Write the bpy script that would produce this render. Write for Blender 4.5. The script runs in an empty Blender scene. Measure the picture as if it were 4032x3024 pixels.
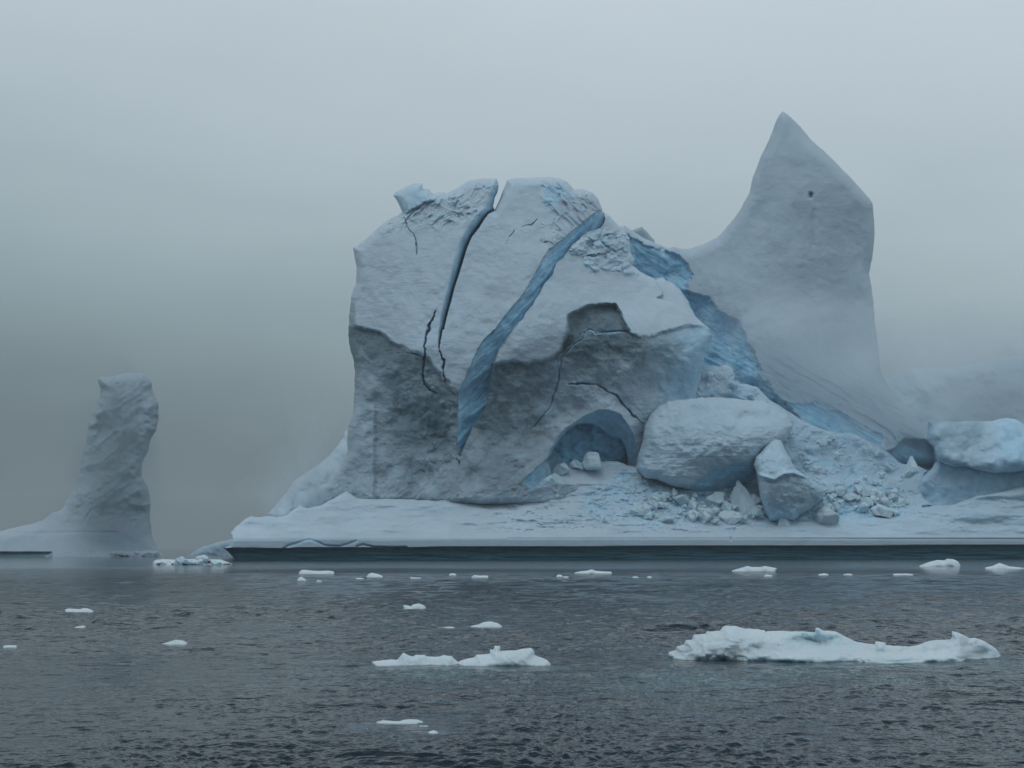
import bpy, math, random
import numpy as np
from mathutils import Vector
random.seed(7)
SC = bpy.context.scene
COL = SC.collection
# ---------------------------------------------------------------- camera
F, HZ, CX, CAMH = 6000.0, 2155.0, 2016.0, 2.0      # focal length in photo pixels, horizon row, centre column, eye height
cam = bpy.data.cameras.new('camera'); cam_o = bpy.data.objects.new('camera', cam); COL.objects.link(cam_o)
cam_o.location = (0, 0, CAMH); cam_o.rotation_euler = (math.pi/2, 0, 0)
cam.sensor_width = 36; cam.lens = 36*F/4032.0
cam.shift_y = (HZ-1512)/4032.0
cam.clip_start = 0.1; cam.clip_end = 30000
SC.camera = cam_o
SC.render.resolution_x, SC.render.resolution_y = 1024, 768
# ---------------------------------------------------------------- light
SUN_EL, SUN_AZ = math.radians(52), math.radians(200)
W = bpy.data.worlds.new('World'); SC.world = W; W.use_nodes = True
nt = W.node_tree; nt.nodes.clear()
def N(tree, typ, **kw):
    n = tree.nodes.new(typ)
    for k, v in kw.items():
        if k in ('op',): n.operation = v
        else: setattr(n, k, v)
    return n
out = N(nt, 'ShaderNodeOutputWorld'); bg = N(nt, 'ShaderNodeBackground')
sky = N(nt, 'ShaderNodeTexSky', sky_type='NISHITA', sun_disc=False, sun_elevation=SUN_EL, sun_rotation=SUN_AZ)
sky.air_density = 1.0; sky.dust_density = 3.0
tc = N(nt, 'ShaderNodeTexCoord'); sep = N(nt, 'ShaderNodeSeparateXYZ')
nt.links.new(tc.outputs['Generated'], sep.inputs[0])
def math_node(tree, op, a, b=None, clamp=False):
    m = N(tree, 'ShaderNodeMath', op=op); m.use_clamp = clamp
    for i, v in enumerate((a, b)):
        if v is None: continue
        if isinstance(v, (int, float)): m.inputs[i].default_value = v
        else: tree.links.new(v, m.inputs[i])
    return m.outputs[0]
def ramp(tree, fac, stops, interp='LINEAR'):
    r = N(tree, 'ShaderNodeValToRGB'); r.color_ramp.interpolation = interp
    e = r.color_ramp.elements
    while len(e) < len(stops): e.new(0.5)
    for el, (p, c) in zip(e, stops):
        el.position = p; el.color = (*c, 1) if len(c) == 3 else c
    tree.links.new(fac, r.inputs[0]); return r.outputs[0]
def noise(tree, vec, scale, detail=4, rough=0.55, dist=0.0):
    n = N(tree, 'ShaderNodeTexNoise'); n.inputs['Scale'].default_value = scale
    n.inputs['Detail'].default_value = detail; n.inputs['Roughness'].default_value = rough
    n.inputs['Distortion'].default_value = dist
    if vec is not None: tree.links.new(vec, n.inputs['Vector'])
    return n.outputs['Fac']
def mapping(tree, vec, scale=(1,1,1), rot=(0,0,0)):
    m = N(tree, 'ShaderNodeMapping'); m.inputs['Scale'].default_value = scale; m.inputs['Rotation'].default_value = rot
    tree.links.new(vec, m.inputs['Vector']); return m.outputs[0]
def mixc(tree, fac, a, b, blend='MIX'):
    m = N(tree, 'ShaderNodeMix'); m.data_type = 'RGBA'; m.blend_type = blend
    for s, v in ((0, fac), (6, a), (7, b)):
        if isinstance(v, (int, float)): m.inputs[s].default_value = v
        elif isinstance(v, tuple): m.inputs[s].default_value = (*v, 1) if len(v) == 3 else v
        else: tree.links.new(v, m.inputs[s])
    return m.outputs[2]
cl_n = noise(nt, mapping(nt, tc.outputs['Generated'], (2.2, 2.2, 7.0)), 1.6, 3, 0.5)
el = math_node(nt, 'ADD', sep.outputs['Z'], math_node(nt, 'MULTIPLY', math_node(nt, 'SUBTRACT', cl_n, 0.5), 0.10))
el = math_node(nt, 'ADD', el, math_node(nt, 'MULTIPLY', sep.outputs['X'], 0.12))
cloud = ramp(nt, el, [
    (0.0, (.098, .132, .148)), (0.05, (.145, .198, .216)), (0.15, (.30, .388, .418)), (0.25, (.465, .555, .60)),
    (0.40, (.62, .705, .77)), (0.7, (.50, .58, .64)), (1.0, (.47, .55, .61))])
cl10 = mixc(nt, 1.0, cloud, (10.0, 10.0, 10.0, 1), 'MULTIPLY')
wcol = mixc(nt, 0.93, sky.outputs[0], cl10)
nt.links.new(wcol, bg.inputs['Color']); bg.inputs['Strength'].default_value = 0.10
nt.links.new(bg.outputs[0], out.inputs['Surface'])
sl = bpy.data.lights.new('sun', 'SUN'); sl.energy = 0.5; sl.angle = math.radians(40); sl.color = (1, .992, .98)
so = bpy.data.objects.new('sun', sl); COL.objects.link(so)
sd = Vector((math.sin(SUN_AZ)*math.cos(SUN_EL), math.cos(SUN_AZ)*math.cos(SUN_EL), math.sin(SUN_EL)))
so.rotation_euler = sd.to_track_quat('Z', 'Y').to_euler()
SC.view_settings.view_transform = 'Standard'; SC.view_settings.look = 'None'
SC.view_settings.exposure = 0.0; SC.view_settings.gamma = 1.0
SC.cycles.max_bounces = 6; SC.cycles.volume_bounces = 3; SC.cycles.diffuse_bounces = 3
SC.cycles.use_denoising = True
# ---------------------------------------------------------------- numeric helpers
def h3(ix, iy, iz, seed):
    n = (ix.astype(np.int64)*374761393 + iy.astype(np.int64)*668265263 + iz.astype(np.int64)*2147483647 + seed*974634777) & 0xffffffff
    n = ((n ^ (n >> 13))*1274126177) & 0xffffffff
    n = ((n ^ (n >> 16))*2246822519) & 0xffffffff
    return ((n ^ (n >> 15)) & 0xffffff)/float(0xffffff)
def vn(x, y, seed=0):
    ix, iy = np.floor(x), np.floor(y); fx, fy = x-ix, y-iy
    fx = fx*fx*fx*(fx*(fx*6-15)+10); fy = fy*fy*fy*(fy*(fy*6-15)+10)
    z = np.zeros_like(ix)
    a, b = h3(ix, iy, z, seed), h3(ix+1, iy, z, seed); c, d = h3(ix, iy+1, z, seed), h3(ix+1, iy+1, z, seed)
    return (a*(1-fx)+b*fx)*(1-fy)+(c*(1-fx)+d*fx)*fy*1.0
def fbm(x, y, oc=5, seed=0, gain=.5):
    s, a, t = 0, 1.0, 0
    for i in range(oc):
        c, q = math.cos(i*1.1), math.sin(i*1.1)
        s = s+a*(vn((x*c-y*q)*2**i+i*17.3, (x*q+y*c)*2**i-i*9.1, seed+i)*2-1); t += a; a *= gain
    return s/t*1.4
def ridged(x, y, oc=4, seed=0):
    x, y = x+.55*fbm(x*.9+5, y*.9, 3, seed+31), y+.55*fbm(x*.9, y*.9+7, 3, seed+37)
    s, a, t = 0, 1.0, 0
    for i in range(oc):
        c, q = math.cos(i*.9+.4), math.sin(i*.9+.4); s = s+a*(1-np.abs(vn((x*c-y*q)*2**i+i*7.7, (x*q+y*c)*2**i+i*3.1, seed+i)*2-1)*2); t += a; a *= .5
    return s/t
def worley(x, y, seed=0):
    """distance to the nearest and second nearest feature point, and the id of the nearest"""
    ix, iy = np.floor(x), np.floor(y); d1 = np.full(x.shape, 9.); d2 = d1.copy(); cid = np.zeros_like(d1)
    z = np.zeros_like(ix)
    for ox in (-1, 0, 1):
        for oy in (-1, 0, 1):
            cx, cy = ix+ox, iy+oy
            px, py = cx+h3(cx, cy, z, seed), cy+h3(cx, cy, z+1, seed)
            d = np.hypot(x-px, y-py); i = h3(cx, cy, z+2, seed)
            n = d < d1; d2 = np.where(n, d1, np.minimum(d2, d)); cid = np.where(n, i, cid); d1 = np.where(n, d, d1)
    return d1, d2, cid
def sstep(a, b, x):
    t = np.clip((x-a)/(b-a), 0, 1); return t*t*(3-2*t)
def dens(pl, step=8, closed=False):
    pl = np.asarray(pl, float)
    if closed: pl = np.vstack([pl, pl[:1]])
    o = []
    for a, b in zip(pl[:-1], pl[1:]):
        n = max(1, int(np.hypot(*(b-a))/step)); t = np.arange(n)[:, None]/n; o.append(a+(b-a)*t)
    if not closed: o.append(pl[-1:])
    return np.vstack(o)
def smooth_pl(pl, closed=False, it=2):
    pl = np.asarray(pl, float)
    for _ in range(it):       # corner cutting
        a, b = (pl, np.roll(pl, -1, 0)) if closed else (pl[:-1], pl[1:])
        q = np.empty((len(a)*2, 2)); q[0::2] = a*.8+b*.2; q[1::2] = a*.2+b*.8
        pl = q if closed else np.vstack([pl[:1], q[1:-1], pl[-1:]])
    return pl
def dist_pl(P, pl, closed=False, near=False):
    pl = np.asarray(pl, float)
    if closed: pl = np.vstack([pl, pl[:1]])
    A, B = pl[:-1], pl[1:]; D = np.full(len(P), 1e9); Q = np.zeros((len(P), 2)) if near else None
    for a, b in zip(A, B):
        ab = b-a; L = ab@ab
        if L < 1e-12: continue
        t = np.clip(((P-a)@ab)/L, 0, 1); q = a+t[:, None]*ab; d = np.hypot(P[:, 0]-q[:, 0], P[:, 1]-q[:, 1])
        m = d < D; D[m] = d[m]
        if near: Q[m] = q[m]
    return (D, Q) if near else D
def inside(P, poly):
    poly = np.asarray(poly, float); x, y = P[:, 0], P[:, 1]; r = np.zeros(len(P), bool)
    j = len(poly)-1
    for i in range(len(poly)):
        xi, yi = poly[i]; xj, yj = poly[j]
        if yi != yj:
            c = ((yi > y) != (yj > y)) & (x < (xj-xi)*(y-yi)/(yj-yi)+xi); r ^= c
        j = i
    return r
def rbf(ctrl):
    """smooth surface through control points (x, y, value)"""
    c = np.asarray(ctrl, float); X = c[:, :2]/200.; v = c[:, 2]
    k = lambda r: np.sqrt(r*r+.6)
    n = len(c); A = np.zeros((n+3, n+3))
    A[:n, :n] = k(np.hypot(X[:, None, 0]-X[None, :, 0], X[:, None, 1]-X[None, :, 1]))+np.eye(n)*-.02
    A[:n, n] = 1; A[:n, n+1:] = X; A[n, :n] = 1; A[n+1:, :n] = X.T
    w = np.linalg.solve(A, np.r_[v, 0, 0, 0])
    def f(P):
        Q = P/200.; s = w[n]+Q@w[n+1:]
        for i in range(n): s = s+w[i]*k(np.hypot(Q[:, 0]-X[i, 0], Q[:, 1]-X[i, 1]))
        return s
    return f
def T(x0, y0, s):
    return lambda *p: [(x0+u/s, y0+v/s) for u, v in p]
# scales at which the outlines were traced, each in its own patch of the berg
R1 = T(0, 1300, 1.659); R2 = T(800, 1400, 1.843); R3 = T(1300, 600, 2.37); R4 = T(1300, 1200, 2.37)
R5 = T(1900, 600, 2.0733); R6 = T(1900, 1300, 2.0733); R7 = T(2500, 400, 1.508); R8 = T(2400, 1300, 2.0733)
S1 = T(3132, 1300, 2.0733); S2 = T(2000, 1750, 2.212); S3 = T(3032, 1750, 2.212); S4 = T(500, 1950, 2.011)
S5 = T(1400, 2200, 1.8433); S6 = T(2550, 2350, 1.4926); S7 = T(0, 2150, 2.212); S8 = T(1100, 2200, 1.4747)
def world(P, Y):
    return np.c_[(P[:, 0]-CX)*Y/F, Y, CAMH+(HZ-P[:, 1])*Y/F]
# ---------------------------------------------------------------- mesh helpers
def mesh_obj(name, V, Q, mat, parent=None, attr=None, smooth=False, origin=None):
    V = np.asarray(V, np.float64)
    used = np.unique(Q); re = np.full(len(V), -1, np.int64); re[used] = np.arange(len(used)); V = V[used]; Q = re[Q]
    if attr is not None: attr = attr[used]
    if origin is None: origin = (0, 0, 0)
    origin = np.asarray(origin, float)
    me = bpy.data.meshes.new(name); k = Q.shape[1]
    me.vertices.add(len(V)); me.vertices.foreach_set('co', (V-origin).astype(np.float32).ravel())
    me.loops.add(Q.size); me.loops.foreach_set('vertex_index', Q.astype(np.int32).ravel())
    me.polygons.add(len(Q)); me.polygons.foreach_set('loop_start', np.arange(0, Q.size, k, dtype=np.int32))
    me.update(calc_edges=True); me.validate()
    me.polygons.foreach_set('use_smooth', np.full(len(me.polygons), smooth))
    if attr is not None and len(attr) == len(me.vertices):
        a = me.color_attributes.new('ice', 'FLOAT_COLOR', 'POINT')
        a.data.foreach_set('color', np.c_[attr, np.ones(len(attr))].astype(np.float32).ravel())
    me.materials.append(mat)
    o = bpy.data.objects.new(name, me); COL.objects.link(o)
    if parent is not None:
        o.parent = parent; o.location = tuple(origin-np.array(parent.location))
    else: o.location = tuple(origin)
    return o
def tag(o, label=None, cat=None, group=None, kind=None):
    for k, v in (('label', label), ('category', cat), ('group', group), ('kind', kind)):
        if v: o[k] = v
    return o
def empty(name, loc, label, cat, group=None):
    o = bpy.data.objects.new(name, None); o.location = loc; COL.objects.link(o); o.empty_display_size = 1
    return tag(o, label, cat, group)
def relief(outline, cell, depth, back, rnd=30, rnd_m=4.0, jag=2.0, seed=0, free=None):
    """A closed solid whose outline is traced: front surface by depth(P), edges rounded off, back surface `back` metres further.
    free: rows below this are not rounded (they stand under water or inside the ice)."""
    ol = dens(outline, 6, True)
    if jag:
        L = np.cumsum(np.r_[0, np.hypot(*(np.diff(ol, axis=0).T))])
        nx, ny = fbm(L/22., L*0+seed, 4, seed), fbm(L/22., L*0+seed+50, 4, seed+3)
        ol = ol+np.c_[nx, ny]*jag
    x0, y0 = ol.min(0)-cell; x1, y1 = ol.max(0)+cell
    xs = np.arange(x0, x1+cell, cell); ys = np.arange(y0, y1+cell, cell); nx, ny = len(xs), len(ys)
    gx, gy = np.meshgrid(xs, ys); P = np.c_[gx.ravel(), gy.ravel()]
    cc = np.c_[(gx[:-1, :-1]+cell/2).ravel(), (gy[:-1, :-1]+cell/2).ravel()]
    ins = inside(cc, ol); ii, jj = np.divmod(np.arange((ny-1)*(nx-1)), nx-1)
    a = ii*nx+jj; Q = np.c_[a, a+nx, a+nx+1, a+1][ins]
    cnt = np.bincount(Q.ravel(), minlength=len(P)); used = cnt > 0; b = used & (cnt < 4)
    d = np.full(len(P), 0.)
    dd, qq = dist_pl(P[used], ol, True, True); d[used] = dd
    near = np.zeros_like(P); near[used] = qq
    sn = b & (d < 1.3*cell); P[sn] = near[sn]; d[b] = 0
    idx = np.where(used)[0]; re = np.full(len(P), -1); re[idx] = np.arange(len(idx)); Q = re[Q]; P = P[idx]; d = d[idx]; b = b[idx]
    if free is not None:
        top = ol[ol[:, 1] < free]
        d2 = np.where(b & (P[:, 1] < free), 0, dist_pl(P, np.vstack([top, top[-1:]])) if len(top) < len(ol) and len(top) > 2 else d)
    else: d2 = d
    t = np.clip(d2/rnd, 0, 1); prof = np.sqrt(np.clip(1-(1-t)**2, 0, 1))
    Yr = depth(P, d); Yf = Yr+rnd_m*(1-prof)
    base = np.percentile(Yf, 90)
    Yb = np.maximum(Yf+.3, base+rnd_m*.3)+back*np.clip(prof, .02, 1)
    n = len(P); V = np.vstack([world(P, Yf), world(P, Yb)])
    E = np.vstack([Q[:, [0, 1]], Q[:, [1, 2]], Q[:, [2, 3]], Q[:, [3, 0]]])
    key = np.sort(E, 1); kk = key[:, 0].astype(np.int64)*n+key[:, 1]; u, inv, c = np.unique(kk, return_inverse=True, return_counts=True)
    be = E[c[inv] == 1]
    side = np.c_[be[:, 1], be[:, 0], be[:, 0]+n, be[:, 1]+n]
    QQ = np.vstack([Q, Q[:, ::-1]+n, side])
    return dict(V=V, Q=QQ, P=np.vstack([P, P]), n=n, d=np.r_[d, d], Yf=Yf)
def split(r, names, labels, mats, parent, attr, smooth=False):
    """cut one relief into part meshes by the region each face lies in"""
    fl = labels[r['Q']].max(1); objs = {}
    for i, nm in enumerate(names):
        m = fl == i
        if m.any(): objs[nm] = mesh_obj(nm, r['V'], r['Q'][m], mats[i], parent, attr, smooth)
    return objs
# ---------------------------------------------------------------- materials
def new_mat(name):
    m = bpy.data.materials.new(name); m.use_nodes = True; t = m.node_tree; t.nodes.clear()
    o = N(t, 'ShaderNodeOutputMaterial'); p = N(t, 'ShaderNodeBsdfPrincipled'); t.links.new(p.outputs[0], o.inputs[0])
    return m, t, p
def bump(t, p, h, strength, dist, normal=None):
    b = N(t, 'ShaderNodeBump'); b.inputs['Strength'].default_value = strength; b.inputs['Distance'].default_value = dist
    t.links.new(h, b.inputs['Height'])
    if normal is not None: t.links.new(normal, b.inputs['Normal'])
    t.links.new(b.outputs[0], p.inputs['Normal']); return b.outputs[0]
WHITE, GREY, BLUE, TEAL = (.485, .61, .705), (.115, .172, .205), (.31, .63, .86), (.03, .10, .135)
def ice_mat(name, s=1.0, white=WHITE, grey=GREY, blue=BLUE, teal=TEAL, ripple=.18, rough=.65, bumpy=.3, bstr=.5, sss=.6):
    """snow and ice: attribute channels say where it is grey from dirt or painted shade (R), blue as clean ice or painted shade (G), teal where wave-washed or darkened inside caves (B); s = detail size in 1/m"""
    m, t, p = new_mat(name)
    g = N(t, 'ShaderNodeNewGeometry'); pos = g.outputs['Position']
    at = N(t, 'ShaderNodeVertexColor'); at.layer_name = 'ice'; sp = N(t, 'ShaderNodeSeparateColor'); t.links.new(at.outputs[0], sp.inputs[0])
    n1 = noise(t, pos, .09*s, 6, .6); n2 = noise(t, pos, .55*s, 5, .65, .4); n3 = noise(t, pos, 2.5*s, 4, .6)
    w = mixc(t, ramp(t, n1, [(.3, (0,)*3), (.7, (1,)*3)]), tuple(c*.86 for c in white), white)
    w = mixc(t, ramp(t, n2, [(.45, (0,)*3), (.8, (.5,)*3)]), w, tuple(c*.80 for c in (white[0]*.94, white[1], white[2]*1.02)))
    gr = mixc(t, ramp(t, n2, [(.3, (0,)*3), (.7, (1,)*3)]), tuple(c*.66 for c in grey), tuple(c*1.35 for c in grey))
    gr = mixc(t, ramp(t, n3, [(.35, (0,)*3), (.75, (.6,)*3)]), gr, tuple(c*1.5 for c in grey))
    bl = mixc(t, ramp(t, noise(t, mapping(t, pos, (1, 1, .35)), .5*s, 5, .6), [(.3, (0,)*3), (.72, (1,)*3)]), tuple(c*.8 for c in blue), (blue[0]*1.45, blue[1]*1.22, blue[2]*1.12))
    c = mixc(t, sp.outputs[0], w, gr); c = mixc(t, sp.outputs[1], c, bl); c = mixc(t, sp.outputs[2], c, mixc(t, n2, teal, tuple(q*1.5 for q in teal)))
    t.links.new(c, p.inputs['Base Color'])
    p.inputs['Roughness'].default_value = rough; p.inputs['IOR'].default_value = 1.31
    p.inputs['Specular IOR Level'].default_value = .3
    if sss: p.inputs['Subsurface Weight'].default_value = sss; p.inputs['Subsurface Radius'].default_value = (.35, .75, 1.0); p.inputs['Subsurface Scale'].default_value = 1.3/s; p.inputs['Subsurface Anisotropy'].default_value = .3
    rp = noise(t, mapping(t, pos, (.33, .33, 1.7), (.1, .12, 0)), 1.2*s, 4, .55, 1.0)
    h = math_node(t, 'ADD', math_node(t, 'MULTIPLY', rp, ripple), math_node(t, 'MULTIPLY', n2, bumpy))
    h = math_node(t, 'ADD', h, math_node(t, 'MULTIPLY', n3, .05))
    bump(t, p, h, bstr, .9/s)
    return m
M_ICE = ice_mat('glacier_ice')
M_FACE = ice_mat('rippled_snow_face', ripple=.34, bumpy=.08)
M_BLUE = ice_mat('clean_blue_ice', ripple=.1, rough=.45, bumpy=.35)
M_WASH = ice_mat('wave_washed_ice', rough=.3, sss=0)
M_FAR = ice_mat('far_berg_ice', .8, white=(.36, .43, .48), grey=(.19, .23, .26))  # colours lowered to stand for the dimming by fog
M_FLOE = ice_mat('floe_ice', 9.0, white=(.60, .70, .745), grey=(.42, .48, .50), blue=(.38, .60, .69), ripple=.05, bumpy=.3, bstr=.3)
M_BIT = ice_mat('small_floe_ice', 4.0, white=(.66, .74, .78), grey=(.42, .48, .50), ripple=.1)
M_CHUNK = ice_mat('rubble_ice', 2.0, white=(.60, .73, .80), blue=(.38, .62, .76), ripple=.1)

def waterline(px):                     # distance of the berg's shelf from the eye along the row where it meets the sea
    return 12000./np.interp(px, [600, 935, 1500, 4032, 5000], [50, 49, 47.5, 42.5, 41])
# ================================================================ the great iceberg
berg = empty('iceberg', (0, 268, 0), 'huge cracked iceberg with cave arch, blue seam, pointed spire and snowy shelf', 'iceberg')
def lump(P, a80=1.2, a25=.45, a8=.16, seed=0):
    x, y = P[:, 0], P[:, 1]
    return a80*fbm(x/85., y/85., 3, seed, .4)+a25*fbm(x/26., y/22., 2, seed+9, .4)+a8*fbm(x/9., y/8., 2, seed+19)
def region(P, poly, soft=8, warp=6, seed=3):
    """1 inside a traced patch, 0 outside, with a wandering edge"""
    poly = np.asarray(poly, float); M = soft+warp+130; lo, hi = poly.min(0)-M, poly.max(0)+M
    k = (P[:, 0] > lo[0]) & (P[:, 0] < hi[0]) & (P[:, 1] > lo[1]) & (P[:, 1] < hi[1]); s = np.full(len(P), -999.)
    if not k.any(): return s*0, s
    R_ = P[k]; Q = R_+np.c_[fbm(R_[:, 0]/30., R_[:, 1]/30., 4, seed), fbm(R_[:, 0]/30.+40, R_[:, 1]/30., 4, seed+5)]*warp
    d = dist_pl(Q, poly, True); s[k] = np.where(inside(Q, poly), d, -d); return sstep(-soft, soft, s), s
def strip(P, L, Rr):
    """position across a band between two traced edges: inside mask and 0..1 from the first edge to the second"""
    poly = np.vstack([L, np.asarray(Rr)[::-1]]); m = inside(P, poly); t = np.zeros(len(P))
    dl, dr = dist_pl(P[m], L), dist_pl(P[m], Rr); t[m] = dl/(dl+dr+1e-6); return m, t
def groove(P, pl, w):
    pl = np.asarray(pl, float); M = 4*w+6; lo, hi = pl.min(0)-M, pl.max(0)+M; g = np.zeros(len(P))
    k = (P[:, 0] > lo[0]) & (P[:, 0] < hi[0]) & (P[:, 1] > lo[1]) & (P[:, 1] < hi[1])
    if k.any(): g[k] = np.exp(-(dist_pl(P[k], pl)/w)**2)
    return g
def crack(P, pl, w, a, seed=0):
    """a hairline split whose course wanders and whose width comes and goes"""
    x, y = P[:, 0], P[:, 1]; Q = P+np.c_[fbm(x/22., y/22., 3, seed+1), fbm(x/22., y/22., 3, seed+2)]*5
    ww = w*np.clip(.75+.7*fbm(x/35., y/35., 2, seed+3), .35, 1.4); pl = np.asarray(pl, float); M = 4*w+12; lo, hi = pl.min(0)-M, pl.max(0)+M; g = np.zeros(len(P))
    k = (x > lo[0]) & (x < hi[0]) & (y > lo[1]) & (y < hi[1])
    if k.any():
        e = np.minimum(np.hypot(*(P[k]-pl[0]).T), np.hypot(*(P[k]-pl[-1]).T))
        g[k] = a*np.exp(-(dist_pl(Q[k], pl)/(ww[k]*np.clip(.35+e/60., 0, 1)))**2)
    return g
# ---- the cracked front: three blocks, a blue seam, a cave
face_ol = (R3((215,890),(300,830),(400,745),(460,690),(560,625),(640,580),(675,553),(640,480),(590,400),(625,365),(720,310),(800,292),(860,288),(862,340),
    (910,335),(945,365),(960,390),(1000,375),(1050,368),(1100,378),(1180,330),(1240,300),(1300,265),(1400,245),(1550,245),(1570,310),(1560,370),
    (1530,450),(1520,500),(1530,537),(1560,490),(1600,400),(1630,310),(1650,258)) +
    R5((290,208),(380,205),(480,203),(620,205),(690,240),(745,300),(800,295),(890,325),(940,370),(970,440),(990,490),(1030,510),(1080,570),(1160,640),
    (1200,700),(1205,800),(1240,880),(1220,920),(1290,975),(1400,1030),(1490,1020),(1530,1050),(1600,1110),(1680,1220),(1740,1340),(1860,1450)) +
    R7((462,1390),(440,1440),(412,1520)) + R8((780,180),(768,250),(760,330),(700,700),(400,1300)) + [(2500,2030),(2000,2035),(1330,2040)] +
    R2((860,1120),(870,960),(950,840),(1040,720),(1050,680),(1045,600),(1050,500),(1085,420),(1100,250),(1100,100)) +
    R4((215,510),(190,430),(175,330),(172,200),(180,40)) + R3((180,1470),(195,1350),(215,1270),(240,1220),(245,1130),(250,1070),(235,1000),(220,930)))
CL = R3((1560,250),(1500,330),(1440,500),(1350,600),(1280,680),(1200,830),(1150,980),(1120,1130),(1090,1250),(1055,1400),(1020,1550),(1008,1650))+R4((1003,250),(1002,330),(1005,400))
CR = R3((1640,250),(1600,420),(1540,540),(1480,570),(1440,620),(1390,700),(1320,790),(1280,880),(1240,1010),(1200,1140),(1160,1260),(1125,1400),(1095,1500),(1062,1650))+R4((1050,230),(1030,330),(1020,400))
VL = R5((985,455),(900,510),(840,560),(740,640),(640,720),(545,790),(480,890),(430,990),(380,1080),(300,1190),(200,1310),(90,1450))+R4((1420,350),(1360,450),(1310,560),(1260,680),(1205,800),(1195,900),(1190,1100),(1190,1300),(1195,1410))
VR = R5((1000,540),(985,590),(960,615),(880,640),(800,690),(730,760),(680,830),(610,900),(575,980),(500,1090),(430,1200),(380,1290),(300,1380),(220,1480),(160,1590))+R4((1640,320),(1580,420),(1530,540),(1500,680),(1480,800),(1465,900),(1430,1000),(1330,1150),(1270,1270),(1215,1410))
CAVE = R6((325,1235),(470,1100),(530,1050),(555,990),(620,885),(680,800),(830,710),(930,655),(1000,652),(1060,660),(1130,690),(1190,780),(1230,850),(1255,1000),(1262,1180),(900,1250),(560,1250),(400,1300))
CAVE_IN = R6((520,1070),(555,1010),(620,900),(690,815),(780,765),(840,755),(900,762),(960,800),(1050,870),(1130,892),(1170,960),(1200,1180),(520,1250))
DIRTY = (R4((150,180),(225,212),(330,225),(450,248),(520,300),(560,345),(620,370),(700,405),(780,445),(870,490),(930,510),(970,560),(1000,620),(1080,710),(1150,790),(1195,830),
    (1300,760),(1500,600),(1520,550),(1640,545),(1700,525),(1850,545)) + R6((480,255),(580,215),(660,120)) +
    R5((700,1420),(700,1330),(780,1285),(900,1240),(1000,1235),(1080,1245),(1130,1320),(1180,1420),(1215,1480),(1300,1500),(1420,1495),(1450,1475),(1550,1450),(1700,1415),(1800,1425),(1900,1470)) +
    [(2900,2100),(1200,2100),(1200,1280)])
POCKET = R5((700,1420),(700,1330),(780,1285),(900,1240),(1000,1235),(1080,1245),(1130,1320),(1180,1420),(1215,1490),(1130,1465),(1040,1468),(930,1478),(880,1445),(840,1465),(780,1530),(700,1590),(640,1640),(640,1560),(710,1480))
SHOULDER = R4((225,212),(330,225),(450,248),(520,300),(560,345),(700,430),(620,465),(540,490),(380,520),(300,450),(235,330))
FIN = R5((1400,1030),(1490,1020),(1530,1050),(1600,1110),(1680,1220),(1740,1340),(1850,1450),(1700,1330),(1560,1240),(1420,1190),(1475,1165),(1470,1130))
HORN = R3((675,553),(640,480),(590,400),(625,365),(720,310),(800,292),(860,288),(862,345),(960,400),(1000,440),(880,470),(760,530),(700,580))
CRACKS = [(R4((990,50),(940,150),(905,270),(885,380),(880,500),(865,600),(862,680),(880,740),(930,800),(1000,830)), 4, 2.6),
          (R4((1020,400),(1040,470),(1070,530),(1055,600),(1065,670),(1075,715)), 4, 2.6),
          (R3((690,600),(730,700),(790,795),(810,830),(815,960)), 3, 1.2), (R4((1180,1430),(1195,1470),(1195,1510)), 3, 1.2),
          (R6((1200,10),(1110,10),(1040,15),(930,25),(880,-5),(835,20),(830,50),(750,110),(700,160),(650,210)), 4, 2.0),
          (R6((650,210),(620,400),(590,520),(540,640),(470,730),(400,800)), 4, .8),
          (R6((700,440),(800,435),(930,440),(1010,490),(1090,520),(1160,620),(1220,690),(1270,735),(1320,765)), 3.5, 1.9),
          (R5((820,860),(900,835),(960,815)), 3, 1.1), (R5((1000,800),(1060,830),(1095,860)), 3, 1.0), (R5((500,740),(560,735)), 3, .8), (R5((320,610),(400,590),(440,540)), 3, .9),
          (R3((1640,860),(1670,780),(1710,720)), 2.5, .6), (R5((720,780),(760,800)), 3, 1.2), (R4((620,460),(700,435),(780,450),(870,490)), 4, 1.2)]
face_y = rbf([(1400,830,291),(1480,740,292),(1560,730,290),(1720,720,287),(1950,710,287),(2200,700,289),(2350,820,292),(2450,950,294),(2560,1080,296),(2750,1200,296),
    (1400,1100,284),(1550,1050,279),(1720,1000,277),(1850,1100,275),(2000,1000,277),(2150,1000,278),(2300,1100,281),(2500,1180,287),(2700,1250,290),
    (1400,1300,281),(1600,1350,271),(1750,1500,269),(1860,1350,270),(2050,1380,269),(2150,1350,270),(2250,1180,275),(2450,1280,276),(2600,1300,281),(2760,1360,286),
    (1500,1600,273),(1700,1700,273),(1500,1900,270),(1750,1960,267.5),(2000,1650,274),(2050,1920,268),(1400,1700,276),(1400,1900,273),(2300,1560,277),(2350,1440,275),(2400,1620,278),
    (2600,1500,285),(2650,1650,289),(2780,1450,291),(2150,1780,275),(2500,1900,289),(2480,1700,282)])
dirt_shade_amt = rbf([(1450,1350,1.05),(1700,1480,.85),(1500,1500,.75),(1650,1650,.95),(1800,1600,.85),(1500,1850,.55),(1420,1700,.35),(1700,1900,.6),(2000,1500,.95),(2050,1700,.75),(2100,1900,.5),
    (2250,1350,1.1),(2400,1320,1.1),(2300,1500,.42),(2400,1600,.28),(2550,1450,.42),(2650,1550,.1),(2750,1400,.35),(2700,1700,0),(2450,1680,.15),(2200,1720,.38),(1900,1950,.5),(1400,1950,.3)])  # pocket and shoulder highest: shade under the overhang added to the dirt
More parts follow.
